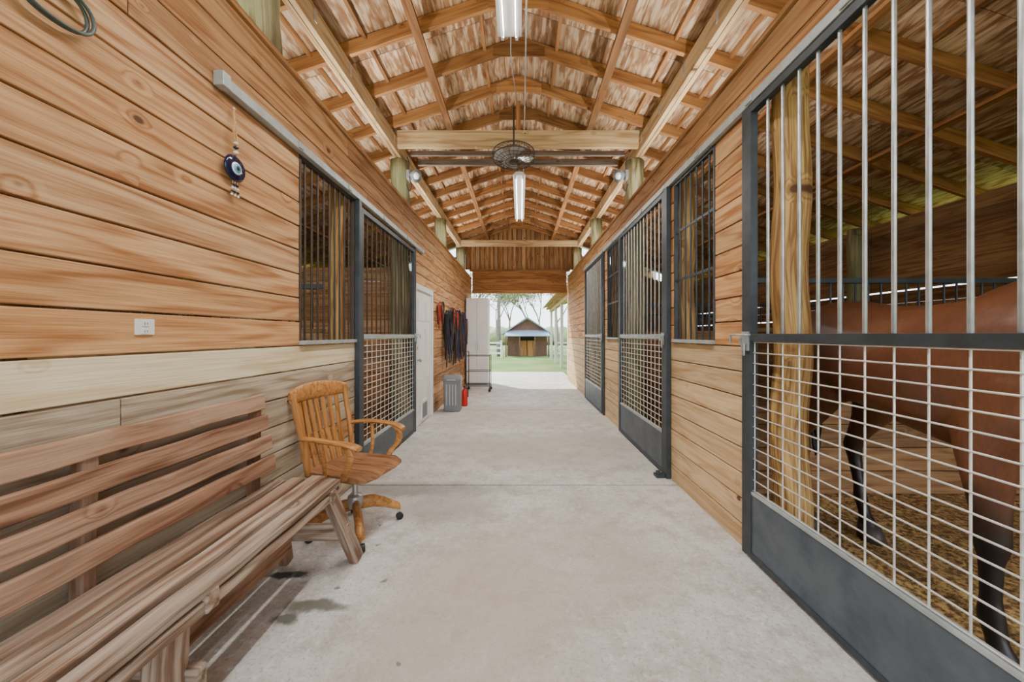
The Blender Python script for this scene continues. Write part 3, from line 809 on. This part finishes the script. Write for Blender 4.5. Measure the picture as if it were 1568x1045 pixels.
# ------------------------------------------------------------------ horse
def horse():
    e=bpy.data.objects.new("bay_horse",None); bpy.context.scene.collection.objects.link(e)
    mb=MB(); Y=V((0,1,0)); Z=V((0,0,1))
    tr=[(-.80,1.24,.05,.09),(-.76,1.24,.15,.19),(-.68,1.24,.22,.26),(-.55,1.235,.28,.31),(-.38,1.22,.285,.31),(-.15,1.18,.285,.30),(.05,1.155,.30,.315),
        (.25,1.145,.285,.335),(.42,1.17,.255,.355),(.55,1.19,.22,.34),(.68,1.18,.18,.26),(.76,1.17,.12,.18),(.80,1.17,.05,.08)]
    mb.ell([((x,0,z),Y*a,Z*b) for x,z,a,b in tr],22)
    nk=[((.48,0,1.27),.17,.30),((.66,0,1.38),.13,.25),((.84,0,1.54),.105,.19),((1.0,0,1.68),.085,.15),((1.1,0,1.76),.075,.12)]
    d=V((-.6,0,.8))
    mb.ell([(c,Y*a,d*b) for c,a,b in nk],18)
    hd=[((1.02,0,1.80),.06,.08),((1.10,0,1.79),.092,.125),((1.2,0,1.71),.098,.135),((1.32,0,1.60),.075,.10),((1.44,0,1.48),.058,.075),((1.52,0,1.40),.062,.07),((1.57,0,1.35),.045,.05)]
    d=V((.6,0,.75)).normalized()
    mb.ell([(c,Y*a,d*b) for c,a,b in hd],16)
    for s in (-1,1):
        o_=.06*s
        hl=[(-.56,.12,1.22,.21,.16),(-.50,.15,1.05,.21,.135),(-.48,.16,.92,.17,.11),(-.56,.16,.78,.12,.08),(-.66,.155,.65,.078,.052),(-.715,.15,.56,.066,.046),
            (-.70,.15,.47,.046,.036),(-.675,.15,.31,.035,.03),(-.665,.15,.22,.046,.038),(-.635,.15,.15,.035,.032),(-.61,.15,.10,.05,.045),(-.595,.15,.05,.062,.055),(-.59,.15,.015,.068,.06)]
        mb.ell([((x+o_*min(1,(1.1-z)*1.2 if z<1.1 else 0),s*y,z),V((a,0,0)),V((0,b,0))) for x,y,z,a,b in hl],14)
        fl=[(.50,.13,1.15,.17,.11),(.47,.16,1.0,.14,.10),(.44,.165,.86,.10,.075),(.44,.16,.70,.068,.055),(.45,.155,.56,.05,.048),(.45,.155,.51,.053,.05),(.445,.155,.44,.036,.036),
            (.445,.155,.30,.033,.03),(.445,.155,.22,.044,.038),(.465,.155,.15,.034,.032),(.49,.155,.10,.048,.045),(.505,.155,.05,.060,.055),(.51,.155,.015,.066,.06)]
        mb.ell([((x,s*y,z),V((a,0,0)),V((0,b,0))) for x,y,z,a,b in fl],14)
        er=[((1.05,s*.06,1.86),.03,.02),((1.05,s*.07,1.92),.034,.02),((1.06,s*.075,1.98),.022,.014),((1.07,s*.078,2.02),.006,.005)]
        mb.ell([(c,V((a,0,0)),V((0,b,0))) for c,a,b in er],10)
    o=mb.build("body",[M_COAT],0,parent=e)
    md=o.modifiers.new("r",'REMESH'); md.mode='VOXEL'; md.voxel_size=.016; md.use_smooth_shade=True
    md=o.modifiers.new("s",'SMOOTH'); md.iterations=7; md.factor=.5
    mb=MB()
    for s in (-1,1):
        for (x,y) in ((-.59+.06*s,.15),(.51,.155)):
            mb.ell([((x+.012,s*y,.0),V((.078,0,0)),V((0,.068,0))),((x+.004,s*y,.04),V((.072,0,0)),V((0,.063,0))),((x-.008,s*y,.085),V((.06,0,0)),V((0,.052,0)))],16,0)
    mb.build("hooves",[M_HOOF],0,parent=e)
    mb=MB()
    for k in range(70):
        a=U(-.05,.05); b=U(-.03,.03); l=U(.62,.95)
        mb.tube(smooth_pts([(-.77+b,a*.5,1.43),(-.85+b,a,1.34),(-.885+b,a*1.3,1.1),(-.87+b*1.5,a*1.5,1.38-l*.75),(-.86+b*2,a*1.4,1.38-l)],3),[.012]*4+[.013]*4+[.010]*4+[.004],5,0)
    mb.build("tail",[M_HAIR],0,parent=e)
    mb=MB()
    for k in range(60):
        t=k/59; p=V((.42+.63*t,0,1.52+.36*t)); l=U(.18,.28)
        mb.tube(smooth_pts([p,p+V((-.02,.05,.0)),p+V((.0,.10,-.12)),p+V((.01,.12,-.12-l))],3),[.013]*9+[.005],5,0)
    mb.build("mane",[M_HAIR],0,parent=e)
    mb=MB()
    for s in (-1,1):
        mb.lathe((1.19,s*.088,1.74),[(0,-.01),(.022,0),(.015,.012),(0,.016)],14,(0,s,0),0)
        mb.lathe((1.54,s*.05,1.38),[(0,-.004),(.012,0),(0,.008)],12,(.3,s,0),0)
    mb.build("eyes_and_nostrils",[M_BLACK],0,parent=e)
    return e
h=horse(); ang=math.atan2(-1,-.15); h.rotation_euler[2]=ang; h.location=(2.15,1.88,0.012); h.scale=(1.06,1.06,1.05)

# ------------------------------------------------------------------ outside
mb=MB(); sx,sy=.45,24.0
mb.box((sx-1.35,sy,-.05),(sx-.55,sy+3,1.55),0); mb.box((sx+.55,sy,-.05),(sx+1.35,sy+3,1.55),0)
mb.box((sx-.55,sy+.3,-.05),(sx+.55,sy+3,1.5),2); mb.box((sx-.5,sy+.1,-.05),(sx-.02,sy+.16,1.0),3); mb.box((sx+.02,sy+.1,-.05),(sx+.5,sy+.16,1.0),3)
mb.poly([(sx-1.5,sy+.02,1.55),(sx+1.5,sy+.02,1.55),(sx,sy+.02,2.45)],[(0,1,2)],0)
for s in (-1,1):
    mb.poly([(sx+s*1.75,sy-.35,1.45),(sx,sy-.35,2.62),(sx,sy+3.3,2.62),(sx+s*1.75,sy+3.3,1.45),
             (sx+s*1.75,sy-.35,1.38),(sx,sy-.35,2.54),(sx,sy+3.3,2.54),(sx+s*1.75,sy+3.3,1.38)],[(0,1,2,3),(4,5,6,7),(0,1,5,4),(2,3,7,6),(0,3,7,4)],1)
mb.poly([(sx-1.5,sy-.9,1.35),(sx+1.5,sy-.9,1.35),(sx+1.4,sy,1.72),(sx-1.4,sy,1.72),(sx-1.5,sy-.9,1.3),(sx+1.5,sy-.9,1.3)],[(0,1,2,3),(0,1,5,4)],1)
for x in (sx-1.4,sx-.5,sx+.5,sx+1.4): mb.box((x-.04,sy-.85,-.05),(x+.04,sy-.77,1.32),0)
mb.build("garden_shed",[M_BARNRED,M_TIN,M_DARK,W_RAFT])
def fence(x0,x1,y):
    mb=MB(); n=max(1,int((x1-x0)/2))
    for i in range(n+1):
        x=x0+(x1-x0)*i/n; mb.box((x-.06,y-.06,-.05),(x+.06,y+.06,1.0)); mb.box((x-.08,y-.08,1.0),(x+.08,y+.08,1.05))
    for z in (.2,.52,.84): mb.box((x0,y-.02,z),(x1,y+.02,z+.11))
    mb.build("white_rail_fence",[M_WHITE],.005)
fence(-14,-1.2,22); fence(2.2,16,22)
mb=MB()
for y in (13.1,15.4,18,20.6): mb.box((1.75,y,-.05),(1.87,y+.12,2.75),0)
mb.box((1.72,11.9,2.75),(1.90,21,2.92),1)
for i in range(15): mb.beam((1.5,12.0+i*.6,2.88),(4.6,12.0+i*.6,3.9),.04,.12,(0,0,1),1)
mb.poly([(1.3,11.85,2.95),(4.7,11.85,4.05),(4.7,21,4.05),(1.3,21,2.95),(1.3,11.85,2.99),(4.7,11.85,4.09),(4.7,21,4.09),(1.3,21,2.99)],[(0,1,2,3),(7,6,5,4),(0,3,7,4),(0,1,5,4)],2)
mb.box((4.4,11.9,-.05),(4.5,21,3.8),1)
mb.build("lean_to_shelter",[M_WHITE,W_TIE,W_SHEATH])
def tree(name,x,y,hh,seed,leaf=900,spread=1.0):
    random.seed(seed); mb=MB(); tips=[]
    def br(p,d,l,r,dep):
        q=p+d*l*.5+V((U(-1,1),U(-1,1),0))*l*.06; e=p+d*l
        mb.tube([p,q,e],[r,r*.85,r*.68],7 if dep<2 else 4,0,cap=False)
        if dep>=4: tips.append(e); return
        if dep>=2: tips.append(e)
        for k in range(3 if dep<3 else 2):
            nd=(d+V((U(-1,1),U(-1,1),U(-.2,.7)))*.75*spread).normalized()
            br(e,nd,l*U(.62,.8),r*.62,dep+1)
    br(V((x,y,-.05)),V((U(-.05,.05),0,1)).normalized(),hh*.32,hh*.012,0)
    for k in range(leaf):
        t=random.choice(tips)+V((U(-1,1),U(-1,1),U(-1,1)))*hh*.07; s=U(.04,.09)
        a=V((U(-1,1),U(-1,1),U(-1,1))).normalized()*s; b=a.cross(V((U(-1,1),U(-1,1),U(-1,1)))).normalized()*s*.6
        mb.poly([t-a,t+b,t+a,t-b],[(0,1,2,3)],1)
    mb.build(name,[M_BARK,M_LEAF])
tree("tree",-1.9,29,7,3,3200); tree("tree",3.2,31,8,5,3200); tree("tree",.9,34,7.5,9,3600); tree("tree",-4.5,30,8,12,1500); tree("tree",6,36,9,17,1500); tree("tree",-8,36,9,21,1200)
tree("tree",-1.0,38,9,31,3600); tree("tree",2.2,42,9,33,3600)
random.seed(99)
mb=MB(); mb.tube([(-1.45,23.6+.02*i,-.05+.5*i) for i in range(16)],[.13-.003*i for i in range(16)],12,0,rough=.15)
for k in range(14):
    t=k*2*math.pi/14; d=V((math.cos(t),math.sin(t),0)); p=V((-1.45,23.9,7.4))
    pts=[p+d*(.35*j)+V((0,0,.35*math.sin(j*.6)-.05*j*j*.6)) for j in range(7)]
    mb.tube(pts,.02,5,0)
    for j in range(1,7):
        for s in (-1,1):
            sd=V((-d.y,d.x,0))*s; a=pts[j]; mb.poly([a,a+sd*.45+V((0,0,-.35)),a+d*.07],[(0,1,2)],1)
mb.build("palm_tree",[M_BARK,M_LEAF])
mb=MB()
for k in range(60):
    x=-45+k*1.5; c=V((x,52+U(-2,2),1.2)); r=U(1.4,2.4)
    mb.lathe(c-V((0,0,1.3)),[(r*.6,0),(r,.8),(r*.95,1.6),(r*.6,2.4),(.05,2.8)],9,(0,0,1),0)
mb.build("distant_hedge",[M_LEAF])

# ------------------------------------------------------------------ world, sun, camera
w=bpy.data.worlds.new("World"); bpy.context.scene.world=w; w.use_nodes=True
nt=w.node_tree; bg=nt.nodes["Background"]
tc=nt.nodes.new("ShaderNodeTexCoord"); sp=nt.nodes.new("ShaderNodeSeparateXYZ"); nt.links.new(tc.outputs["Generated"],sp.inputs[0])
cr=nt.nodes.new("ShaderNodeValToRGB"); nt.links.new(sp.outputs[2],cr.inputs[0])
cr.color_ramp.elements[0].position=0; cr.color_ramp.elements[0].color=(.92,.95,1,1)
cr.color_ramp.elements[1].position=.7; cr.color_ramp.elements[1].color=(.62,.76,1,1)
cr.color_ramp.elements.new(.2).color=(.87,.93,1,1)
nt.links.new(cr.outputs[0],bg.inputs[0]); bg.inputs[1].default_value=4.6
s=bpy.data.lights.new("sun",'SUN'); s.energy=10; s.angle=.01; s.color=(1,.95,.85)
so=bpy.data.objects.new("sun",s); bpy.context.scene.collection.objects.link(so)
so.rotation_euler=V((.42,-.55,-.72)).to_track_quat('-Z','Y').to_euler()

cam=bpy.data.cameras.new("camera"); co=bpy.data.objects.new("camera",cam); bpy.context.scene.collection.objects.link(co)
co.location=(0,0,1.4); co.rotation_euler=(math.pi/2,0,0)
cam.sensor_fit='HORIZONTAL'; cam.sensor_width=36; cam.lens=540/1568*36; cam.shift_x=-13/1568; cam.shift_y=-9.5/1568
cam.clip_start=.05; cam.clip_end=500
bpy.context.scene.camera=co
